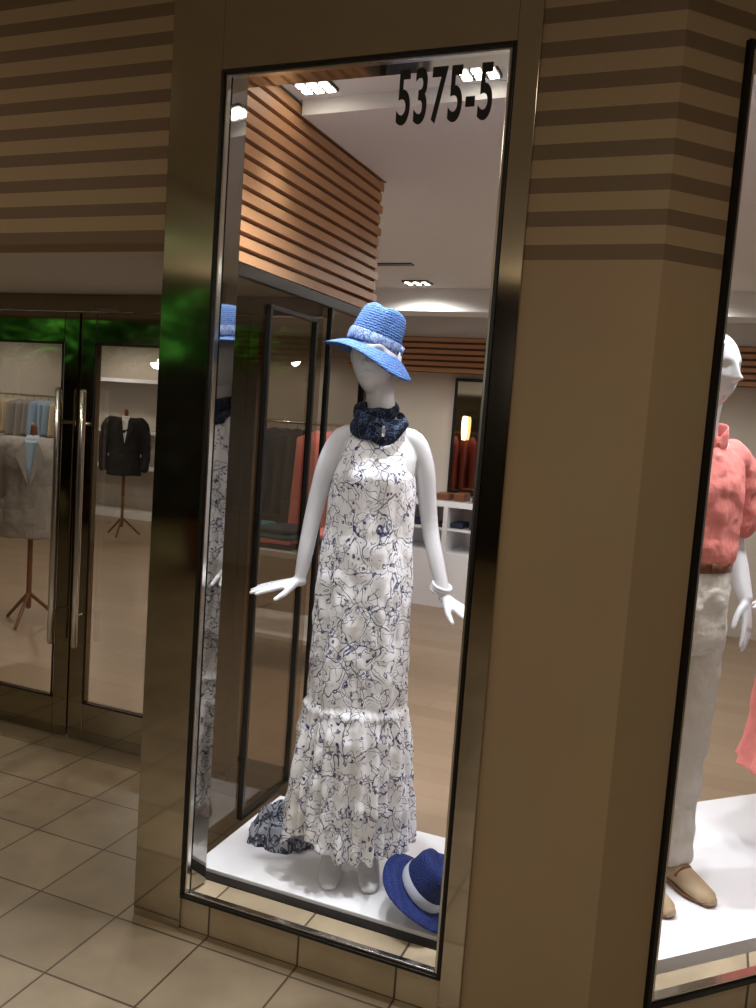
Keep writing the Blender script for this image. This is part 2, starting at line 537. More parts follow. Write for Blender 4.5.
# ------------------------------------------------------------------ hats
def make_hat(name, m, bandm, droop=0.030, dr=0.0):
    e = empty(name)
    n = 96
    rows = []
    bm = bmesh.new()
    def ringf(fx, fy, zf):
        r = []
        for k in range(n):
            a = 2 * math.pi * k / n
            x = fx * math.cos(a); y = fy * math.sin(a)
            r.append(bm.verts.new((x, y, zf(a, x, y))))
        rows.append(r)
    for i in range(9):
        t = i / 8
        fx = 0.150 + (0.084 - 0.150) * t; fy = 0.165 + (0.100 - 0.165) * t
        ringf(fx, fy, lambda a, x, y, t=t: -(droop + dr * (0.5 + 0.5 * math.cos(a + 0.5)) ** 2) * (1 - t) ** 1.3 + 0.007 * (1 - t) * math.sin(3 * a + 0.6) - 0.008 * (1 - t) * math.sin(a))
    cr = [(1.0, 0.012), (0.995, 0.03), (0.98, 0.05), (0.955, 0.07), (0.925, 0.09), (0.885, 0.106), (0.82, 0.117), (0.70, 0.124), (0.52, 0.125), (0.32, 0.121), (0.12, 0.117)]
    for f, z in cr:
        def zf(a, x, y, z=z, f=f):
            zz = z
            if z > 0.1: zz -= 0.009 * math.exp(-(x / 0.02) ** 2) * (1 if f < 0.9 else 0.3) + 0.012 * (y / 0.1)
            return zz
        ringf(0.082 * f, 0.098 * f, zf)
    for i in range(len(rows) - 1):
        for k in range(n):
            bm.faces.new((rows[i][k], rows[i][(k + 1) % n], rows[i + 1][(k + 1) % n], rows[i + 1][k]))
    bm.faces.new(rows[-1])
    for v in bm.verts:
        if v.co.z > 0.06 and v.co.y < 0:
            k = min(1, (v.co.z - 0.06) / 0.05) * min(1, -v.co.y / 0.06)
            v.co.x *= 1 - 0.14 * k
    crown = finish('straw_shell', bm, m, e)
    sd = crown.modifiers.new('solid', 'SOLIDIFY'); sd.thickness = 0.003
    bm = bmesh.new()
    rr = []
    for z, g in ((0.004, 1.04), (0.008, 1.06), (0.02, 1.055), (0.036, 1.035), (0.041, 1.01)):
        rr.append([bm.verts.new((0.0835 * g * math.cos(2 * math.pi * k / n), 0.0995 * g * math.sin(2 * math.pi * k / n), z + 0.002 * math.sin(4 * math.pi * k / n))) for k in range(n)])
    for i in range(len(rr) - 1):
        for k in range(n):
            bm.faces.new((rr[i][k], rr[i][(k + 1) % n], rr[i + 1][(k + 1) % n], rr[i + 1][k]))
    bm_box(bm, (0.083, -0.02, 0.008), (0.093, 0.02, 0.036))
    finish('ribbon_band', bm, bandm, e)
    return e

# ------------------------------------------------------------------ female mannequin
def female(name, loc, rotz, headyaw=-0.22, platform=0.12):
    e = empty(name, loc, rotz)
    bm = bmesh.new()
    loft(bm, [(0.86, -0.01, 0, 0.09, 0.065), (0.92, -0.012, 0, 0.118, 0.085), (0.99, -0.012, 0.004, 0.126, 0.092), (1.08, -0.010, 0.002, 0.116, 0.084), (1.20, -0.008, 0, 0.098, 0.074),
              (1.30, -0.006, 0, 0.108, 0.080), (1.40, -0.004, -0.006, 0.116, 0.090), (1.48, 0, 0, 0.120, 0.080), (1.535, 0, 0.006, 0.110, 0.060), (1.58, 0, 0.01, 0.072, 0.047), (1.615, 0, 0.01, 0.046, 0.040)], 48)
    tube(bm, [(0, 0.012, 1.55), (0, 0.008, 1.62), (-0.008, 0.0, 1.68), (-0.02, -0.002, 1.74)], [0.058, 0.047, 0.044, 0.048], 20)
    head(bm, (-0.034, -0.012, 1.800), headyaw, -0.03, 0.06)
    armL = [(-0.05, 0.01, 1.560), (-0.118, 0.012, 1.545), (-0.158, 0.015, 1.465), (-0.183, 0.02, 1.36), (-0.200, 0.015, 1.265), (-0.212, 0.0, 1.17), (-0.224, -0.012, 1.085)]
    tube(bm, armL, [0.030, 0.034, 0.034, 0.030, 0.027, 0.025, 0.0185], 18)
    hand(bm, (-0.228, -0.014, 1.078), (-0.93, -0.26, -0.20), (0.2, -0.97, -0.1), 1.0, 0.06, 1)
    armR = [(0.05, 0.01, 1.560), (0.110, 0.012, 1.545), (0.146, 0.02, 1.465), (0.165, 0.03, 1.36), (0.182, 0.03, 1.265), (0.210, 0.0, 1.16), (0.240, -0.030, 1.068)]
    tube(bm, armR, [0.030, 0.034, 0.034, 0.030, 0.027, 0.025, 0.0185], 18)
    hand(bm, (0.243, -0.034, 1.060), (0.70, -0.55, -0.36), (-0.62, -0.78, 0.0), 1.0, 0.12, 1)
    for sx in (-1, 1):
        x = 0.058 * sx
        tube(bm, [(x * 1.0, 0, 0.96), (x * 1.0, -0.004, 0.80), (x * 1.0, -0.004, 0.62), (x, 0.012, 0.46), (x, 0.02, 0.33), (x, 0.022, 0.245)],
             [0.076, 0.066, 0.048, 0.048, 0.035, 0.027], 20)
        tube(bm, [(x, 0.035, 0.245), (x, 0.014, 0.235), (x * 1.04, -0.028, 0.190), (x * 1.08, -0.07, platform + 0.030), (x * 1.10, -0.105, platform + 0.017), (x * 1.10, -0.13, platform + 0.013)],
             [(0.022, 0.026), (0.027, 0.03), (0.032, 0.024), (0.036, 0.018), (0.033, 0.014), (0.024, 0.011)], 18, up=(0, 0.3, 1))
    volume('body', bm, M['mannequin'], e, 0.0038, 2)
    bm = bmesh.new()
    tube(bm, [(0.058, 0.06, platform + 0.01), (0.058, 0.045, 0.34)], [0.006, 0.006], 10)
    finish('support_rod', bm, M['steel'], e)
    bm = bmesh.new()
    loft(bm, [(platform, 0, 0.06, 0.08, 0.08), (platform + 0.005, 0, 0.06, 0.08, 0.08)], 40, sub=1)
    finish('base_plate', bm, M['white'], e, smooth=False)
    return e

def dress(name, loc, rotz, m, prof, seam=None, seed=0, pleat=1.0, hem=None):
    P = np.array(prof)[::-1]
    zt, zb = prof[0][0], prof[-1][0]
    NR, NS = 200, 300
    bm = bmesh.new()
    rows = []
    for i in range(NR + 1):
        t = i / NR
        row = []
        for k in range(NS):
            th = 2 * math.pi * k / NS
            z = zt + (zb - zt) * t
            cx, cy, rx, ry, amp = [np.interp(z, P[:, 0], P[:, j]) for j in range(1, 6)]
            c, s = math.cos(th), math.sin(th)
            wob = 0.5 * noise.noise(Vector((seed + c * 1.2, s * 1.2, z * 1.6)))
            f0 = 0.5 * math.sin(7 * th + 5 * wob + seed) + 0.5 * math.sin(12 * th + 2 + 8 * wob)
            gat = 0
            if seam and z < seam:
                tt = (seam - z)
                f1 = 0.6 * math.sin(25 * th + 6 * wob) + 0.45 * math.sin(9 * th + 1.3 + 7 * wob)
                f1 *= (0.6 + min(1, tt / 0.30))
                w = min(1, tt / 0.03)
                f = f0 * (1 - w) + f1 * w
                # short radiating gathers just below the seam
                gat = 0.0035 * math.sin(52 * th + 3 * wob) * math.exp(-tt / 0.05) * min(1, tt / 0.01) + 0.006 * math.exp(-((tt - 0.018) / 0.012) ** 2)
            else:
                f = f0
            f += 1.1 * noise.noise(Vector((c * 3 + seed, s * 3, z * 6)))
            f += 0.5 * noise.noise(Vector((c * 7 + seed, s * 7, z * 17)))
            d = amp * f * pleat + gat
            x = cx + (rx + d) * c; y = cy + (ry + d) * s
            if y < 0:
                for bx in (-0.055, 0.055):
                    y -= 0.018 * math.exp(-((x - cx - bx) / 0.038) ** 2 - ((z - 1.425) / 0.05) ** 2)
            zz = z
            if hem and t > 0.75:
                zz += hem(x, y, th) * ((t - 0.75) / 0.25)
            row.append(bm.verts.new((x, y, zz)))
        rows.append(row)
    for i in range(NR):
        for k in range(NS):
            bm.faces.new((rows[i][k], rows[i + 1][k], rows[i + 1][(k + 1) % NS], rows[i][(k + 1) % NS]))
    o = finish(name, bm, m)
    sd = o.modifiers.new('cloth', 'SOLIDIFY'); sd.thickness = 0.0025; sd.offset = 1
    o.location = loc; o.rotation_euler = (0, 0, rotz)
    return o

MQ = (-0.995, 0.362, 0)
mq = female('display_mannequin', MQ, YAW)
prof = [(1.612, -0.004, 0.008, 0.056, 0.052, 0.0), (1.580, -0.005, 0.006, 0.080, 0.063, 0.0005), (1.53, -0.006, 0.0, 0.095, 0.079, 0.001), (1.48, -0.008, -0.004, 0.108, 0.092, 0.002),
        (1.43, -0.010, -0.006, 0.124, 0.102, 0.003), (1.36, -0.012, -0.004, 0.132, 0.104, 0.005), (1.25, -0.016, 0, 0.136, 0.103, 0.008), (1.10, -0.018, 0, 0.144, 0.110, 0.010),
        (0.95, -0.018, 0, 0.150, 0.117, 0.010), (0.80, -0.018, 0, 0.155, 0.122, 0.009), (0.71, -0.018, 0, 0.157, 0.124, 0.007), (0.690, -0.018, 0, 0.158, 0.125, 0.005), (0.660, -0.018, 0, 0.168, 0.134, 0.007),
        (0.60, -0.018, 0, 0.178, 0.145, 0.010), (0.45, -0.018, 0, 0.186, 0.152, 0.012), (0.33, -0.018, 0, 0.193, 0.158, 0.014), (0.235, -0.018, 0, 0.200, 0.164, 0.016)]
dress('floral_maxi_dress', MQ, YAW, M['dress'], prof, seam=0.70, seed=3.0,
      hem=lambda x, y, th: 0.045 * math.exp(-((x + 0.16) / 0.07) ** 2) + 0.010 * math.sin(5 * th) - (0.012 if x > 0.05 else 0))

def loc2w(p, root=MQ, a=YAW):
    c, s = math.cos(a), math.sin(a)
    return (root[0] + p[0] * c - p[1] * s, root[1] + p[0] * s + p[1] * c, root[2] + p[2])
h = make_hat('straw_fedora_hat', M['hat'], M['band'], 0.030, 0.030)
h.matrix_world = Matrix.Translation(loc2w((-0.044, 0.002, 1.826))) @ Matrix.Rotation(YAW, 4, 'Z') @ Euler((-0.02, 0.29, -0.1)).to_matrix().to_4x4()
h2 = make_hat('straw_fedora_hat.001', M['hat2'], M['band2'], 0.018)
rot2 = Matrix.Rotation(YAW, 4, 'Z') @ Euler((0.26, 0.46, 0.1)).to_matrix().to_4x4() @ Matrix.Scale(0.88, 4)
lowest = min((rot2 @ v.co).z for v in bpy.data.objects['straw_shell.001'].data.vertices)
h2.matrix_world = Matrix.Translation((-0.70, 0.235, 0.1225 - lowest)) @ rot2

# scarf
bm = bmesh.new()
def loop(bm, cx, cy, cz, rx, ry, tx, ty, mr, seed, n=96, mseg=28):
    rows = []
    for i in range(n):
        a = 2 * math.pi * i / n
        c = Vector((cx + rx * math.cos(a), cy + ry * math.sin(a), cz + tx * math.cos(a) + ty * math.sin(a)))
        rad = Vector((math.cos(a), math.sin(a), 0)); row = []
        for k in range(mseg):
            b = 2 * math.pi * k / mseg
            r = mr * (1 + 0.07 * math.sin(3 * b + 2 * a + seed) + 0.22 * noise.noise(Vector((math.cos(a) * 1.5 + seed, math.sin(a) * 1.5, b * 0.3))))
            row.append(bm.verts.new(c + rad * (0.55 * r * math.cos(b)) + Vector((0, 0, 1)) * (1.1 * r * math.sin(b))))
        rows.append(row)
    for i in range(n):
        for k in range(mseg):
            bm.faces.new((rows[i][k], rows[(i + 1) % n][k], rows[(i + 1) % n][(k + 1) % mseg], rows[i][(k + 1) % mseg]))
loop(bm, -0.010, 0.0, 1.636, 0.054, 0.054, 0.004, 0.014, 0.018, 1)
loop(bm, -0.010, -0.002, 1.614, 0.070, 0.064, -0.014, 0.022, 0.019, 5)
loop(bm, -0.008, -0.008, 1.592, 0.080, 0.074, 0.010, 0.028, 0.017, 9)
tube(bm, [(-0.080, -0.040, 1.602), (-0.035, -0.088, 1.572), (0.012, -0.100, 1.556), (0.050, -0.084, 1.572), (0.078, -0.040, 1.602)], [(0.007, 0.014), (0.007, 0.022), (0.007, 0.028), (0.007, 0.020), (0.007, 0.014)], 14, up=(0, 0, 1))
sc = finish('neck_scarf', bm, M['scarf'])
sc.location = MQ; sc.rotation_euler = (0, 0, YAW)
bm = bmesh.new()
tube(bm, [(0.008, -0.110, 1.586), (0.008, -0.113, 1.560)], [(0.005, 0.004), (0.007, 0.004)], 10)
p = finish('pendant', bm, M['silver']); p.parent = sc
bm = bmesh.new()
R = Matrix.Translation((0.229, -0.020, 1.098)) @ Euler((0.28, 0.28, 0)).to_matrix().to_4x4()
for z in (0.0, -0.009, -0.018):
    rows = []
    for i in range(36):
        a = 2 * math.pi * i / 36
        rows.append([bm.verts.new(R @ Vector(((0.030 + 0.006 * math.cos(q)) * math.cos(a), (0.030 + 0.006 * math.cos(q)) * math.sin(a), z + 0.006 * math.sin(q)))) for q in [j * math.pi / 4 for j in range(8)]])
    for i in range(36):
        for k in range(8):
            bm.faces.new((rows[i][k], rows[(i + 1) % 36][k], rows[(i + 1) % 36][(k + 1) % 8], rows[i][(k + 1) % 8]))
br = finish('bangle_bracelet', bm, M['mannequin']); br.location = MQ; br.rotation_euler = (0, 0, YAW)

# patterned scarf bundled on the platform
bm = bmesh.new()
rows = []
for i in range(0, 51):
    ph = math.pi / 2 * i / 50
    row = []
    for k in range(160):
        th = 2 * math.pi * k / 160
        c, s = math.cos(th), math.sin(th)
        nn = noise.noise(Vector((c * 1.2, s * 1.2, ph)))
        f = 1 + 0.20 * noise.noise(Vector((c * 2.0, s * 2.0, ph * 1.5))) + 0.05 * math.sin(11 * th + 9 * nn) * math.sin(ph)
        r = math.sin(ph) * f
        fold = 1 - abs(math.sin(4 * ph + 1.5 * math.sin(th * 1.0 + 0.5) + 4 * nn))
        hz = 0.105 * math.cos(ph) ** 0.8 * (1 + 0.3 * nn) + 0.020 * fold * min(1, (50 - i) / 8)
        row.append(bm.verts.new((0.120 * r * c, 0.095 * r * s, max(hz, 0.0) if i < 50 else 0.0)))
    rows.append(row)
for i in range(50):
    for k in range(160):
        bm.faces.new((rows[i][k], rows[i + 1][k], rows[i + 1][(k + 1) % 160], rows[i][(k + 1) % 160]))
bmesh.ops.remove_doubles(bm, verts=bm.verts[:], dist=1e-5)
sb = finish('folded_scarf', bm, M['bundle']); sb.location = (-1.285, 0.44, 0.1205)

# ------------------------------------------------------------------ male mannequin in the angled window
def male(loc, rotz):
    e = empty('menswear_mannequin', loc, rotz)
    PL = 0.12
    bm = bmesh.new()
    loft(bm, [(1.15, 0, 0, 0.13, 0.09), (1.3, 0, 0, 0.14, 0.1), (1.45, 0, 0, 0.16, 0.105), (1.56, 0, 0.005, 0.15, 0.08), (1.61, 0, 0.01, 0.08, 0.06)], 40)
    tube(bm, [(0, 0.012, 1.56), (0, 0.006, 1.66), (0, -0.004, 1.76)], [0.072, 0.056, 0.056], 20)
    head(bm, (0, -0.015, 1.838), 0.0, 0.0, 0.0, 1.03)
    for sx in (-1, 1):
        tube(bm, [(sx * 0.07, 0.01, 1.57), (sx * 0.17, 0.012, 1.56), (sx * 0.205, 0.02, 1.45), (sx * 0.225, 0.03, 1.30), (sx * 0.225, -0.01, 1.20), (sx * 0.205, -0.07, 1.11)],
             [0.05, 0.052, 0.046, 0.040, 0.035, 0.024], 18)
        hand(bm, (sx * 0.203, -0.073, 1.104), (-0.15 * sx, -0.35, -1), (-sx, -0.5, 0.0), 1.08, 0.3, 1)
    volume('body', bm, M['mannequin'], e, 0.005, 2)
    bm = bmesh.new()
    loft(bm, [(1.215, 0, 0, 0.150, 0.112), (1.25, 0, 0, 0.168, 0.125), (1.35, 0, 0, 0.172, 0.125), (1.47, 0, 0, 0.180, 0.125), (1.55, 0, 0.004, 0.172, 0.100), (1.605, 0, 0.01, 0.115, 0.075), (1.63, 0, 0.01, 0.078, 0.066)], 50)
    for sx in (-1, 1):
        tube(bm, [(sx * 0.06, 0.01, 1.555), (sx * 0.172, 0.012, 1.553), (sx * 0.212, 0.018, 1.46), (sx * 0.235, 0.024, 1.355)], [0.062, 0.066, 0.066, 0.068], 24)
    # placket ridge following the chest
    tube(bm, [(0, -0.108, 1.23), (0, -0.122, 1.30), (0, -0.124, 1.42), (0, -0.118, 1.50), (0, -0.092, 1.57)], [(0.016, 0.007)] * 5, 12, up=(0, 1, 0))
    volume('linen_shirt', bm, M['coral'], e, 0.006, 3, 0.020, 0.07)
    bm = bmesh.new()
    for sx in (-1, 1):
        tube(bm, [(sx * 0.012, -0.072, 1.600), (sx * 0.05, -0.062, 1.635), (sx * 0.078, 0.0, 1.652), (sx * 0.04, 0.075, 1.655), (0, 0.083, 1.655)],
             [(0.004, 0.020), (0.005, 0.028), (0.005, 0.022), (0.005, 0.02), (0.005, 0.02)], 12, up=(0, 0, 1))
    finish('collar', bm, M['coral'], e)
    bm = bmesh.new()
    loft(bm, [(1.205, 0, 0, 0.158, 0.120), (1.24, 0, 0, 0.160, 0.122)], 48, sub=1)
    finish('belt', bm, M['leather'], e)
    bm = bmesh.new(); bm_box(bm, (-0.022, -0.127, 1.208), (0.022, -0.118, 1.238)); finish('belt_buckle', bm, M['leather'], e)
    bm = bmesh.new()
    loft(bm, [(0.93, 0, 0, 0.09, 0.08), (0.98, 0, 0, 0.160, 0.120), (1.08, 0, 0, 0.164, 0.124), (1.22, 0, 0, 0.154, 0.116)], 44)
    for sx in (-1, 1):
        tube(bm, [(sx * 0.078, 0, 1.02), (sx * 0.086, 0, 0.85), (sx * 0.086, 0.0, 0.62), (sx * 0.088, 0.01, 0.42), (sx * 0.09, 0.012, 0.225)],
             [0.090, 0.082, 0.068, 0.062, 0.060], 26)
    volume('linen_trousers', bm, M['khaki'], e, 0.007, 3, 0.026, 0.09)
    for i, sx in enumerate((-1, 1)):
        bm = bmesh.new()
        x = sx * 0.09
        tube(bm, [(x, 0.085, PL + 0.045), (x, 0.04, PL + 0.05), (x, -0.03, PL + 0.045), (x, -0.09, PL + 0.032), (x, -0.145, PL + 0.024), (x, -0.165, PL + 0.02)],
             [(0.028, 0.042), (0.034, 0.046), (0.036, 0.04), (0.044, 0.03), (0.038, 0.022), (0.024, 0.016)], 24, up=(0, 0, 1))
        tube(bm, [(x, 0.09, PL + 0.009), (x, 0.0, PL + 0.009), (x, -0.09, PL + 0.009), (x, -0.165, PL + 0.009)],
             [(0.032, 0.009), (0.033, 0.009), (0.048, 0.009), (0.028, 0.009)], 24, up=(0, 0, 1), mi=1)
        tube(bm, [(x - 0.036, -0.045, PL + 0.05), (x, -0.055, PL + 0.08), (x + 0.036, -0.045, PL + 0.05)], [(0.008, 0.006)] * 3, 10, mi=1)
        finish('loafer_%d' % (i + 1), bm, [M['suede'], M['leather']], e)
    return e
male((-0.065, 0.775, 0), math.radians(48))

WQ = (0.42, 1.37, 0)
wm = female('display_mannequin.001', WQ, math.radians(40), 0.1)
prof2 = [(1.60, 0, 0.008, 0.062, 0.056, 0.0), (1.53, 0, 0.0, 0.104, 0.084, 0.001), (1.43, 0, -0.006, 0.134, 0.106, 0.003), (1.25, 0, 0, 0.124, 0.098, 0.005), (1.15, 0, 0, 0.124, 0.098, 0.004),
         (1.0, 0, 0, 0.165, 0.126, 0.010), (0.75, 0, 0, 0.20, 0.165, 0.016), (0.42, 0, 0, 0.245, 0.215, 0.022)]
dress('coral_midi_dress', WQ, math.radians(40), M['coral'], prof2, seed=8.0)
bm = bmesh.new()
for sx in (-1, 1):
    x = sx * 0.063
    tube(bm, [(x, 0.035, 0.136), (x, 0.0, 0.150), (x, -0.06, 0.134), (x, -0.135, 0.130)], [(0.024, 0.012), (0.030, 0.014), (0.04, 0.013), (0.026, 0.009)], 18, up=(0, 0, 1))
fl = finish('court_shoes', bm, M['navy']); fl.location = WQ; fl.rotation_euler = (0, 0, math.radians(40))

# ------------------------------------------------------------------ shell
e_ = Vector((0.7071, 0.7071)); n_ = Vector((-0.7071, 0.7071)); C_ = Vector((-0.17, 0))
def P(s, o=0.0):
    v = C_ + e_ * s + n_ * o
    return (v.x, v.y)
SB = 0.182
prism('floor_mall', [(-13, -8), (6, -8), (6, 6), P(3.6, 0.1), P(0.05, 0.1), (-1.5, 0.1), (-1.5, 1.0), (-13, 1.0)], -0.1, 0.0, M['tile'])
prism('floor_store', [(-1.5, 0.1), P(0.05, 0.1), P(3.6, 0.1), (2.3, 8), (-9, 8), (-9, 1.0), (-1.5, 1.0)], -0.1, 0.002, M['plank'])
prism('ceiling_mall', [(-13, -8), (6, -8), (6, 6), P(3.6, 0.0), P(0, 0), (-13, 0)], 3.2, 3.3, M['mallceil'])
box('wall_mall_far', (-13, -8.1, 0), (6, -8, 3.2), M['darkwall'])
prism('wall_corner_pillar', [(-0.50, 0), (-0.17, 0), P(SB), P(SB, 0.12), P(0.05, 0.12), (-0.50, 0.12)], 0.0, 3.2, M['stripe2'])
box('wall_over_entrance', (-9, 0, 2.08), (-1.57, 0.12, 3.2), M['stripe'])
boxes('trim_metal_surround', [((-1.57, -0.012, 0.0), (-1.40, 0.12, 3.2)), ((-0.56, -0.012, 0.0), (-0.50, 0.12, 3.2)), ((-1.40, -0.012, 2.548), (-0.56, 0.12, 3.2))], M['bronze'], bevel=0.002)
box('baseboard_window', (-1.40, 0.0, 0.0), (-0.56, 0.11, 0.105), M['tilev'])
def frame(name, lo, hi, y0, y1, t, m):
    return boxes(name, [((lo[0], y0, lo[1]), (lo[0] + t, y1, hi[1])), ((hi[0] - t, y0, lo[1]), (hi[0], y1, hi[1])),
                        ((lo[0] + t, y0, lo[1]), (hi[0] - t, y1, lo[1] + t)), ((lo[0] + t, y0, hi[1] - t), (hi[0] - t, y1, hi[1]))], m, bevel=0.0015)
w1 = empty('window_1')
f1 = frame('frame', (-1.400, 0.105), (-0.560, 2.548), -0.016, 0.02, 0.010, M['black']); f1.parent = w1
f2 = frame('bead', (-1.390, 0.115), (-0.570, 2.538), -0.008, 0.012, 0.008, M['steel']); f2.parent = w1
quad('pane', [(-1.386, 0.004, 0.12), (-0.575, 0.004, 0.12), (-0.575, 0.004, 2.535), (-1.386, 0.004, 2.535)], M['glass'], w1)
prism('trim_mirror_jamb', [(-1.399, 0.021), (-1.3835, 0.021), (-1.3730, 0.085), (-1.376, 0.090), (-1.399, 0.090)], 0.115, 2.55, M['mirror'])
cu = bpy.data.curves.new('store_number', 'FONT')
cu.body = '5375-5'; cu.size = 0.2; cu.extrude = 0.0008; cu.offset = 0.004; cu.align_x = 'CENTER'; cu.align_y = 'CENTER'
cu.space_character = 1.1
tx = bpy.data.objects.new('window_number', cu); COL.objects.link(tx)
cu.materials.append(M['decal'])
bpy.context.view_layer.update()
dm = tx.dimensions
tx.scale = (0.255 / dm.x, 0.142 / dm.y, 1)
tx.rotation_euler = (math.radians(90), 0, 0)
tx.location = (-0.742, -0.0005, 2.432)

def bbox_b(s0, s1, o0, o1, z0, z1):
    M4 = Matrix(((e_.x, n_.x, 0, C_.x), (e_.y, n_.y, 0, C_.y), (0, 0, 1, 0), (0, 0, 0, 1)))
    return ((s0, o0, z0), (s1, o1, z1), 0, M4)
boxes('wall_angled_header', [bbox_b(SB, 3.6, 0, 0.12, 2.56, 3.2), bbox_b(1.75, 3.6, 0, 0.12, 0, 2.56)], M['stripe2'])
boxes('baseboard_angled', [bbox_b(SB, 1.75, 0.0, 0.1, 0, 0.11)], M['tilev'])
w2 = empty('window_2')
boxes('frame', [bbox_b(SB + .002, SB + .014, -0.014, 0.03, 0.11, 2.56), bbox_b(1.73, 1.75, -0.014, 0.03, 0.11, 2.56), bbox_b(SB + .014, 1.73, -0.014, 0.03, 0.11, 0.124), bbox_b(SB + .014, 1.73, -0.014, 0.03, 2.545, 2.56)], M['black'], w2)
boxes('bead', [bbox_b(SB + .014, SB + .026, -0.008, 0.02, 0.124, 2.545), bbox_b(SB + .026, 1.73, -0.008, 0.02, 0.124, 0.133)], M['steel'], w2)
a, b = P(SB + .026, 0.006), P(1.73, 0.006)
quad('pane', [(a[0], a[1], 0.133), (b[0], b[1], 0.133), (b[0], b[1], 2.545), (a[0], a[1], 2.545)], M['glass'], w2)

boxes('display_platform', [((-1.46, 0.15, 0.003), (-0.47, 0.74, 0.12))], M['white'], bevel=0.003)
box('display_threshold', (-1.46, 0.112, 0.003), (-0.47, 0.149, 0.108), M['black'])
prism('display_platform.001', [P(0.12, 0.14), P(1.74, 0.14), P(1.74, 0.95), P(0.5, 0.95), P(0.14, 0.42)], 0.003, 0.12, M['white'])

box('entrance_soffit', (-9, 0.12, 2.08), (-1.53, 1.42, 2.70), M['ceil'])
sl = [((-1.53, 0.12, 2.078), (-1.522, 1.42, 2.72), 1)]
k = 0
z = 2.082
while z < 2.70:
    sl.append(((-1.522, 0.12, z), (-1.49, 1.42 + 0.02 * (k % 2), z + 0.032), 0))
    z += 0.048; k += 1
sl.append(((-1.53, 1.42, 2.078), (-1.50, 1.428, 2.70), 0))
boxes('wood_slat_cladding', sl, [M['wood'], M['wooddark']])

pt = empty('wall_glass_partition')
boxes('frame', [((-1.52, 0.125, 0.0), (-1.49, 0.150, 2.078)), ((-1.515, 1.0, 0.0), (-1.495, 1.02, 2.078)), ((-1.52, 1.37, 0.0), (-1.49, 1.40, 2.078)),
                ((-1.52, 0.155, 2.04), (-1.49, 1.36, 2.078)), ((-1.52, 0.155, 0.0), (-1.49, 1.36, 0.05)),
                ((-1.512, 0.50, 0.12), (-1.49, 0.515, 1.97)), ((-1.512, 0.86, 0.12), (-1.49, 0.875, 1.97)), ((-1.512, 0.50, 1.965), (-1.49, 0.875, 1.98)), ((-1.512, 0.50, 0.11), (-1.49, 0.875, 0.125))], M['black'], pt)
quad('pane', [(-1.505, 0.15, 0.05), (-1.505, 1.37, 0.05), (-1.505, 1.37, 2.04), (-1.505, 0.15, 2.04)], M['tintp'], pt)

def leaf(name, x0, x1, hx):
    e = empty(name)
    y0, y1 = 0.985, 1.025
    st = 0.085
    boxes('stiles_and_rails', [((x0, y0, 0.01), (x0 + st, y1, 2.0)), ((x1 - st, y0, 0.01), (x1, y1, 2.0)), ((x0 + st, y0, 0.01), (x1 - st, y1, 0.19)), ((x0 + st, y0, 1.86), (x1 - st, y1, 2.0))], M['tintmetal'], e, bevel=0.003)
    boxes('glazing_bead', [((x0 + st, y0 - 0.006, 0.19), (x0 + st + 0.008, y0, 1.86)), ((x1 - st - 0.008, y0 - 0.006, 0.19), (x1 - st, y0, 1.86)),
                           ((x0 + st, y0 - 0.006, 0.19), (x1 - st, y0, 0.198)), ((x0 + st, y0 - 0.006, 1.852), (x1 - st, y0, 1.86))], M['black'], e)
    quad('glass', [(x0 + st, 1.0, 0.19), (x1 - st, 1.0, 0.19), (x1 - st, 1.0, 1.86), (x0 + st, 1.0, 1.86)], M['tint'], e)
    bm = bmesh.new()
    tube(bm, [(hx, 0.925, 0.48), (hx, 0.925, 1.64)], [0.015, 0.015], 16)
    for z in (0.62, 1.5): tube(bm, [(hx, 0.925, z), (hx, 0.985, z)], [0.009, 0.009], 10)
    finish('pull_handle', bm, M['steel'], e)
    return e
leaf('door_1', -3.62, -2.745, -2.80)
leaf('door_2', -2.735, -1.86, -2.66)
boxes('trim_door_header', [((-3.70, 0.98, 2.002), (-1.53, 1.03, 2.078)), ((-1.855, 0.98, 0.0), (-1.81, 1.03, 2.002)), ((-3.70, 0.98, 0.0), (-3.63, 1.03, 2.002)), ((-1.81, 0.98, 0.0), (-1.53, 1.03, 0.10))], M['tintmetal'])
quad('window_3', [(-1.81, 1.0, 0.10), (-1.53, 1.0, 0.10), (-1.53, 1.0, 2.0), (-1.81, 1.0, 2.0)], M['tint'])
quad('window_4', [(-9, 1.0, 0.0), (-3.70, 1.0, 0.0), (-3.70, 1.0, 2.078), (-9, 1.0, 2.078)], M['tint'])
bm = bmesh.new()
loft(bm, [(2.055, -2.95, 0.55, 0.05, 0.05), (2.062, -2.95, 0.55, 0.06, 0.06), (2.0795, -2.95, 0.55, 0.062, 0.062)], 28)
finish('soffit_fixture', bm, M['white'])  # small round ceiling fixture under the entrance soffit

prism('ceiling_store', [(-1.48, 0.62), P(0.6, 0.2), P(3.6, 0.12), (2.3, 8), (-9, 8), (-9, 1.445), (-1.48, 1.445)], 2.65, 2.75, M['ceil'])
prism('ceiling_display', [(-1.49, 0.12), (-0.2, 0.12), P(0.6, 0.12), P(0.6, 0.2), (-1.49, 0.62)], 2.702, 2.76, M['ceil'])
box('ceiling_slot', (-3.1, 3.2, 2.642), (-2.0, 3.27, 2.652), M['black'])
box('wall_back', (-9, 8, 0), (2.4, 8.1, 2.66), M['wallint'])
box('wall_left', (-9.1, 1.0, 0), (-9, 8.1, 2.66), M['wallint'])
box('wall_right', (2.3, 3.0, 0), (2.4, 8, 2.66), M['wallint'])
box('wall_sales_partition', (-3.4, 5.6, 0.002), (2.3, 5.7, 2.65), M['wallint'])
sl = [((-3.4, 5.45, 2.10), (2.29, 5.599, 2.42), 1), ((-3.4, 5.47, 2.42), (2.29, 5.599, 2.649), 2)]
z = 2.10
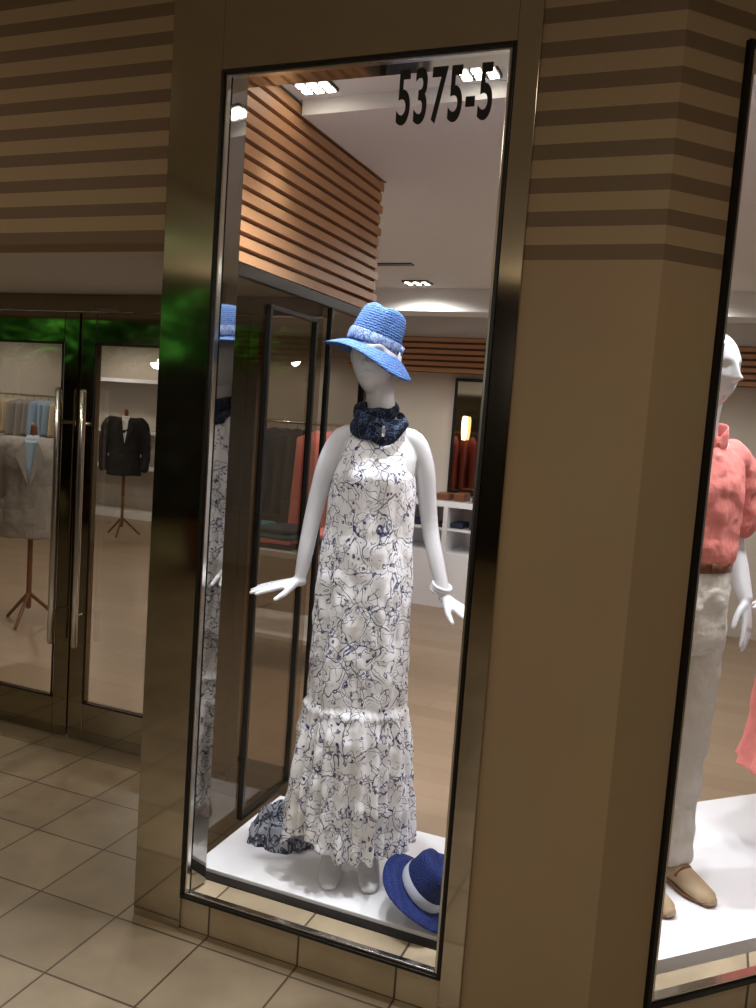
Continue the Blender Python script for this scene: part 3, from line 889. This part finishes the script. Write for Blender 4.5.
while z < 2.40:
    sl.append(((-3.4, 5.42, z), (2.29, 5.45, z + 0.034), 0)); z += 0.055
boxes('trim_slatted_bulkhead', sl, [M['wood'], M['wooddark'], M['ceil']])
box('ceiling_beam', (-3.6, 4.2, 2.48), (2.29, 4.5, 2.65), M['ceil'])
# dark wall mirror with two small warm lamps
wmr = empty('wall_mirror')
boxes('frame', [((-2.36, 5.575, 0.97), (-1.88, 5.598, 2.06))], M['black'], wmr)
boxes('mirror_glass', [((-2.33, 5.570, 1.0), (-1.91, 5.5755, 2.03))], M['tintmetal'], wmr)
for i, x in enumerate((-2.22, -2.04)):
    wl = empty('wall_lamp' + ('' if i == 0 else '.001'))
    bm = bmesh.new()
    tube(bm, [(x, 5.568, 1.50), (x, 5.52, 1.50)], [0.008, 0.008], 10)
    finish('arm', bm, M['steel'], wl)
    bm = bmesh.new()
    loft(bm, [(1.49, x, 5.52, 0.018, 0.018), (1.56, x, 5.52, 0.028, 0.028), (1.68, x, 5.52, 0.028, 0.028), (1.71, x, 5.52, 0.018, 0.018)], 20)
    finish('shade', bm, M['ledwarm'], wl)

dc = empty('display_counter')
boxes('cabinet', [((-3.1, 5.0, 0.003), (-0.4, 5.55, 0.5)), ((-3.1, 5.0, 0.90), (-0.4, 5.55, 0.95)), ((-3.1, 5.5, 0.5), (-0.4, 5.55, 0.9)), ((-3.1, 5.0, 0.5), (-3.06, 5.5, 0.9)), ((-2.2, 5.0, 0.5), (-2.16, 5.5, 0.9)), ((-1.3, 5.0, 0.5), (-1.26, 5.5, 0.9)), ((-3.1, 5.02, 0.69), (-0.4, 5.5, 0.71))], M['white'], dc)
lst = []
for x in np.arange(-3.0, -0.5, 0.17):
    lst.append(((x, 5.1, 0.951), (x + 0.1 + 0.03 * random.random(), 5.3, 0.98 + 0.05 * random.random()), random.choice([0, 1, 2])))
    lst.append(((x, 5.08, 0.711), (x + 0.11, 5.3, 0.74 + 0.05 * random.random()), random.choice([0, 1, 2])))
boxes('accessories', lst, [M['darkjkt'], M['leather'], M['navy']], dc, bevel=0.01)

tb = empty('display_table')
boxes('top_and_legs', [((-3.0, 2.5, 0.72), (-2.1, 3.1, 0.76)), ((-3.0, 2.5, 0.003), (-2.94, 2.56, 0.72)), ((-2.16, 2.5, 0.003), (-2.1, 2.56, 0.72)), ((-3.0, 3.04, 0.003), (-2.94, 3.1, 0.72)), ((-2.16, 3.04, 0.003), (-2.1, 3.1, 0.72)), ((-3.0, 2.5, 0.2), (-2.1, 3.1, 0.23))], M['white'], tb, bevel=0.004)
lst = []
for i, x in enumerate((-2.95, -2.66, -2.38)):
    for j in range(4):
        lst.append(((x + 0.01 * random.random(), 2.55, 0.761 + j * 0.032), (x + 0.24, 2.9, 0.791 + j * 0.032), (i + j) % 3))
boxes('folded_knitwear', lst, [M['teal'], M['navy'], M['coral']], tb, bevel=0.012)

def garment(bm, x, y, ang, w, hgt, ztop, mi, thick=0.035):
    R = Matrix.Translation((x, y, 0)) @ Matrix.Rotation(ang, 4, 'Z')
    n = 26; rows = []
    for t in np.linspace(0, 1, 14):
        zz = ztop - hgt * t
        ww = w * (0.12 + 0.88 * min(1, t / 0.09)) * (1 if t < 0.15 else 0.86 + 0.10 * t)
        th = thick * (0.5 + 0.5 * min(1, t / 0.2))
        row = []
        for k in range(n):
            a = 2 * math.pi * k / n
            rr = 1 + 0.12 * math.sin(5 * a + x * 9) * t
            row.append(bm.verts.new(R @ Vector((ww / 2 * math.cos(a) * rr, th * math.sin(a) * (1 + 0.5 * t * math.sin(7 * a + y * 5)), zz))))
        rows.append(row)
    for i in range(len(rows) - 1):
        for k in range(n):
            bm.faces.new((rows[i][k], rows[i][(k + 1) % n], rows[i + 1][(k + 1) % n], rows[i + 1][k])).material_index = mi
    bm.faces.new(rows[0]).material_index = mi
    bm.faces.new(rows[-1][::-1]).material_index = mi

def rail(name, x0, x1, y, z, mats, hgt=0.75, w=0.44, step=0.09, ang=90):
    e = empty(name)
    bm = bmesh.new()
    tube(bm, [(x0, y, z), (x1, y, z)], [0.012, 0.012], 10)
    for x in (x0, x1):
        tube(bm, [(x, y, 0.015), (x, y, z)], [0.012, 0.012], 10)
        tube(bm, [(x, y - 0.25, 0.015), (x, y + 0.25, 0.015)], [0.012, 0.012], 10)
    xs = np.arange(x0 + 0.08, x1 - 0.05, step)
    for x in xs: tube(bm, [(x, y, z + 0.014), (x, y, z - 0.05)], [0.003, 0.003], 6)
    finish('rail_and_hangers', bm, M['steel'], e)
    bm = bmesh.new()
    for i, x in enumerate(xs):
        garment(bm, x, y, math.radians(ang + random.uniform(-8, 8)), w, hgt * random.uniform(0.9, 1.05), z - 0.05, i * len(mats) // len(xs))
    finish('hanging_garments', bm, mats, e)
rail('clothing_rack', -8.8, -7.0, 5.9, 1.62, [M['shirtblue'], M['beige'], M['greyjkt'], M['shirtblue'], M['beige']], 0.45, step=0.11)
rail('clothing_rack.001', -3.4, -2.3, 3.9, 1.55, [M['navy'], M['darkjkt'], M['coral'], M['coral'], M['navy']], 0.8, step=0.1, ang=60)

def jacket_stand(name, x, y, zc, rot, m, inner):
    e = empty(name, (x, y, 0), rot)
    z = zc
    bm = bmesh.new()
    loft(bm, [(z - 0.36, 0, 0, 0.205, 0.125), (z - 0.2, 0, 0, 0.19, 0.12), (z, 0, 0, 0.175, 0.112), (z + 0.18, 0, 0, 0.2, 0.12), (z + 0.29, 0, 0, 0.17, 0.09), (z + 0.34, 0, 0, 0.08, 0.06)], 40)
    for sx in (-1, 1):
        tube(bm, [(sx * 0.08, 0, z + 0.28), (sx * 0.19, 0, z + 0.27), (sx * 0.235, 0.01, z + 0.12), (sx * 0.25, 0.0, z - 0.08), (sx * 0.245, -0.03, z - 0.27)], [0.06, 0.068, 0.062, 0.054, 0.048], 20)
    volume('jacket', bm, m, e, 0.01, 3, 0.02, 0.1)
    bm = bmesh.new()
    v = [bm.verts.new(p) for p in ((-0.045, -0.105, z + 0.31), (0.045, -0.105, z + 0.31), (0.0, -0.138, z + 0.03))]
    bm.faces.new(v)
    v = [bm.verts.new(p) for p in ((-0.045, -0.09, z + 0.31), (0.045, -0.09, z + 0.31), (0.04, -0.02, z + 0.36), (-0.04, -0.02, z + 0.36))]
    bm.faces.new(v)
    finish('shirt_front', bm, inner, e)
    bm = bmesh.new()
    for sx in (-1, 1):
        v = [bm.verts.new(p) for p in ((sx * 0.04, -0.112, z + 0.33), (sx * 0.095, -0.128, z + 0.22), (sx * 0.005, -0.146, z + 0.02))]
        bm.faces.new(v)
    lp = finish('lapels', bm, m, e, smooth=False)
    sd = lp.modifiers.new('s', 'SOLIDIFY'); sd.thickness = 0.008
    bm = bmesh.new()
    tube(bm, [(0, 0, 0.12), (0, 0, z - 0.2)], [0.018, 0.018], 12)
    tube(bm, [(0, 0, z + 0.3), (0, 0, z + 0.42)], [0.03, 0.022], 12)
    for a in (0.3, 2.4, 4.5):
        tube(bm, [(0, 0, 0.22), (0.22 * math.cos(a), 0.22 * math.sin(a), 0.014)], [0.014, 0.012], 10)
    finish('wooden_stand', bm, M['leather'], e)
    return e
jacket_stand('jacket_on_stand', -4.45, 2.5, 0.98, math.radians(35), M['greyjkt'], M['shirtblue'])
jacket_stand('jacket_on_stand.001', -6.68, 6.3, 1.10, math.radians(35), M['darkjkt'], M['white'])
boxes('shelf_unit', [((-8.6, 7.6, 0.003), (-6.9, 7.98, 0.1)), ((-8.6, 7.6, 0.7), (-6.9, 7.98, 0.74)), ((-8.6, 7.6, 1.2), (-6.9, 7.98, 1.24)), ((-8.6, 7.6, 1.9), (-6.9, 7.98, 1.95)), ((-8.64, 7.6, 0.003), (-8.6, 7.98, 1.95)), ((-6.9, 7.6, 0.003), (-6.86, 7.98, 1.95))], M['white'])
box('mirrored_column', (-6.1, 6.2, 0.003), (-5.75, 6.55, 2.648), M['tintmetal'])

# ------------------------------------------------------------------ mall planting
def planter(name, x, y, sd):
    e = empty(name, (x, y, 0))
    bm = bmesh.new()
    loft(bm, [(0.0, 0, 0, 0.28, 0.28), (0.5, 0, 0, 0.36, 0.36), (0.55, 0, 0, 0.38, 0.38)], 28)
    finish('pot', bm, M['pot'], e)
    bm = bmesh.new()
    tube(bm, [(0, 0, 0.5), (0.05, 0.02, 1.3), (0, 0, 2.1)], [0.05, 0.035, 0.025], 10)
    finish('trunk', bm, M['leather'], e)
    bm = bmesh.new()
    rnd = random.Random(sd)
    for i in range(300):
        u = Vector((rnd.gauss(0, 1), rnd.gauss(0, 1), rnd.gauss(0, 1))).normalized()
        c = Vector((u.x * 0.80, u.y * 0.6, 2.38 + u.z * 0.34)) * 1.0
        R = Euler((rnd.uniform(-0.8, 0.8), rnd.uniform(-0.6, 0.6), rnd.uniform(0, 6))).to_matrix()
        L = rnd.uniform(0.14, 0.30); W = L * 0.22
        pts = [(-L, 0, 0), (-L * .3, W, .01), (L * .5, W * .7, .0), (L, 0, -.04), (L * .5, -W * .7, 0), (-L * .3, -W, .01)]
        bm.faces.new([bm.verts.new(c + R @ Vector(p)) for p in pts])
    finish('foliage', bm, M['leaf'], e, recalc=False)
for i, (x, y) in enumerate(((-4.6, -5.2), (-6.2, -5.4), (-7.8, -5.1), (-9.4, -5.3), (-11.0, -5.2))):
    planter('potted_ficus' + ('' if i == 0 else '.%03d' % i), x, y, i + 3)

# ------------------------------------------------------------------ lights
def spot(name, loc, target, energy, color=(1, 0.95, 0.88), ang=120, blend=0.6, r=0.04):
    l = bpy.data.lights.new(name, 'SPOT'); l.energy = energy; l.color = color
    l.spot_size = math.radians(ang); l.spot_blend = blend; l.shadow_soft_size = r
    o = bpy.data.objects.new(name, l); COL.objects.link(o)
    o.location = loc
    d = Vector(target) - Vector(loc)
    o.rotation_euler = d.to_track_quat('-Z', 'Y').to_euler()
    return o

def fixture(name, x, y, z, w=0.13, d=0.09):
    e = empty(name)
    boxes('housing', [((x - w / 2, y - d / 2, z - 0.012), (x + w / 2, y + d / 2, z - 0.001))], M['black'], e)
    lst = []
    for i in range(3):
        for j in range(2):
            cx = x - w / 2 + w * (i + 0.5) / 3; cy = y - d / 2 + d * (j + 0.5) / 2
            lst.append(((cx - 0.014, cy - 0.014, z - 0.016), (cx + 0.014, cy + 0.014, z - 0.011)))
    boxes('led_lenses', lst, M['led'], e)
fixture('ceiling_downlight', -1.37, 0.50, 2.702)
fixture('ceiling_downlight.001', -0.81, 0.50, 2.702)
fixture('ceiling_downlight.002', -1.20, 0.19, 2.702)  # hidden above the header, added for frontal light on the mannequin
fixture('ceiling_downlight.003', -0.72, 0.19, 2.702)  # second added front fixture, also out of view
W = (0.98, 0.985, 1.0)
spot('display_spot_a', (-1.20, 0.17, 2.66), (-1.02, 0.30, 0.9), 82, W, 96, 0.8)  # added frontal light on the mannequin
spot('display_spot_b', (-0.72, 0.17, 2.66), (-0.92, 0.30, 0.7), 92, W, 96, 0.8)  # added frontal light, other side
spot('display_spot_c', (-1.37, 0.48, 2.66), (-1.05, 0.40, 0.6), 22, W, 80, 0.8)
spot('display_spot_d', (-0.81, 0.50, 2.66), (-0.9, 0.36, 0.4), 26, W, 100, 0.7)
a = P(0.75, 0.2); t = P(0.75, 0.4)
fixture('ceiling_downlight.004', a[0], a[1], 2.649)
spot('display_spot_e', (a[0], a[1], 2.60), (t[0], t[1], 1.0), 60, W, 120, 0.7)
a = P(1.3, 0.25)
fixture('ceiling_downlight.005', a[0], a[1], 2.649)
spot('display_spot_f', (a[0], a[1], 2.60), (a[0], a[1], 0), 44, W, 120, 0.7)
ii = 0
for x, y in ((-2.6, 2.2), (-0.9, 2.6), (-2.2, 3.9), (-0.4, 4.0), (-4.4, 2.2), (-6.2, 2.8), (-4.8, 4.6), (-7.2, 5.0), (-5.4, 6.8), (-7.8, 7.0), (0.8, 3.2)):
    ii += 1
    fixture('ceiling_downlight.%03d' % (5 + ii), x, y, 2.649, 0.2, 0.14)
    spot('store_light_%d' % ii, (x, y, 2.61), (x, y, 0), 54, (1, 0.97, 0.93), 165, 0.4, 0.06)
bmx = 0
for x, y, en in ((0.6, -1.6, 36), (-2.8, -1.3, 23), (-1.0, -4.2, 38), (2.4, -3.6, 30), (-5.0, -3.4, 28)):
    bmx += 1
    nm = 'mall_downlight' + ('' if bmx == 1 else '.%03d' % (bmx - 1))
    bm = bmesh.new()
    loft(bm, [(3.185, x, y, 0.07, 0.07), (3.199, x, y, 0.09, 0.09)], 28, sub=1)
    finish(nm, bm, M['ledwarm'])
    spot('mall_light_%d' % bmx, (x, y, 3.14), (x, y, 0), en, (1, 0.86, 0.67), 160, 0.6, 0.08)
for i, x in enumerate((-8.5, -5.0, -1.5, 2.0)):  # unseen uplights, added to brighten the mall ceiling mirrored in the metal
    nm = 'added_uplight' + ('' if i == 0 else '.%03d' % i)
    bm = bmesh.new()
    loft(bm, [(2.05, x, -7.9, 0.05, 0.05), (2.2, x, -7.88, 0.10, 0.09), (2.3, x, -7.87, 0.14, 0.12)], 24)
    finish(nm, bm, M['pot'])
    spot('added_uplight_spot_%d' % (i + 1), (x, -7.3, 2.3), (x, -3.5, 3.6), 90, (1, 0.88, 0.72), 150, 0.8, 0.1)  # added light thrown up at the mall ceiling
for i, x in enumerate((-5.4, -8.0, -10.2)):
    spot('plant_light_%d' % (i + 1), (x, -3.6, 3.1), (x - 0.2, -5.3, 2.4), 150, (0.85, 1.0, 0.65), 90, 0.6, 0.05)

w = bpy.data.worlds.new('world'); scene.world = w; w.use_nodes = True
bgn = w.node_tree.nodes['Background']
bgn.inputs[0].default_value = (0.55, 0.46, 0.36, 1); bgn.inputs[1].default_value = 0.14

# ------------------------------------------------------------------ camera
cam = bpy.data.cameras.new('camera'); co = bpy.data.objects.new('camera', cam); COL.objects.link(co)
cam.sensor_fit = 'VERTICAL'; cam.sensor_height = 36; cam.sensor_width = 27; cam.lens = 30.36
cam.clip_start = 0.05
th = math.radians(5.5); ph = math.radians(4.07)
F = Vector((-math.sin(YAW), math.cos(YAW), 0)); Rr = Vector((math.cos(YAW), math.sin(YAW), 0))
fwd = F * math.cos(th) - Vector((0, 0, 1)) * math.sin(th)
up0 = Rr.cross(fwd)
rt = Rr * math.cos(ph) + up0 * math.sin(ph)
up = up0 * math.cos(ph) - Rr * math.sin(ph)
m4 = Matrix(((rt.x, up.x, -fwd.x, 0), (rt.y, up.y, -fwd.y, -2.13), (rt.z, up.z, -fwd.z, 1.6), (0, 0, 0, 1)))
co.matrix_world = m4
scene.camera = co
scene.view_settings.view_transform = 'Standard'
scene.view_settings.look = 'None'
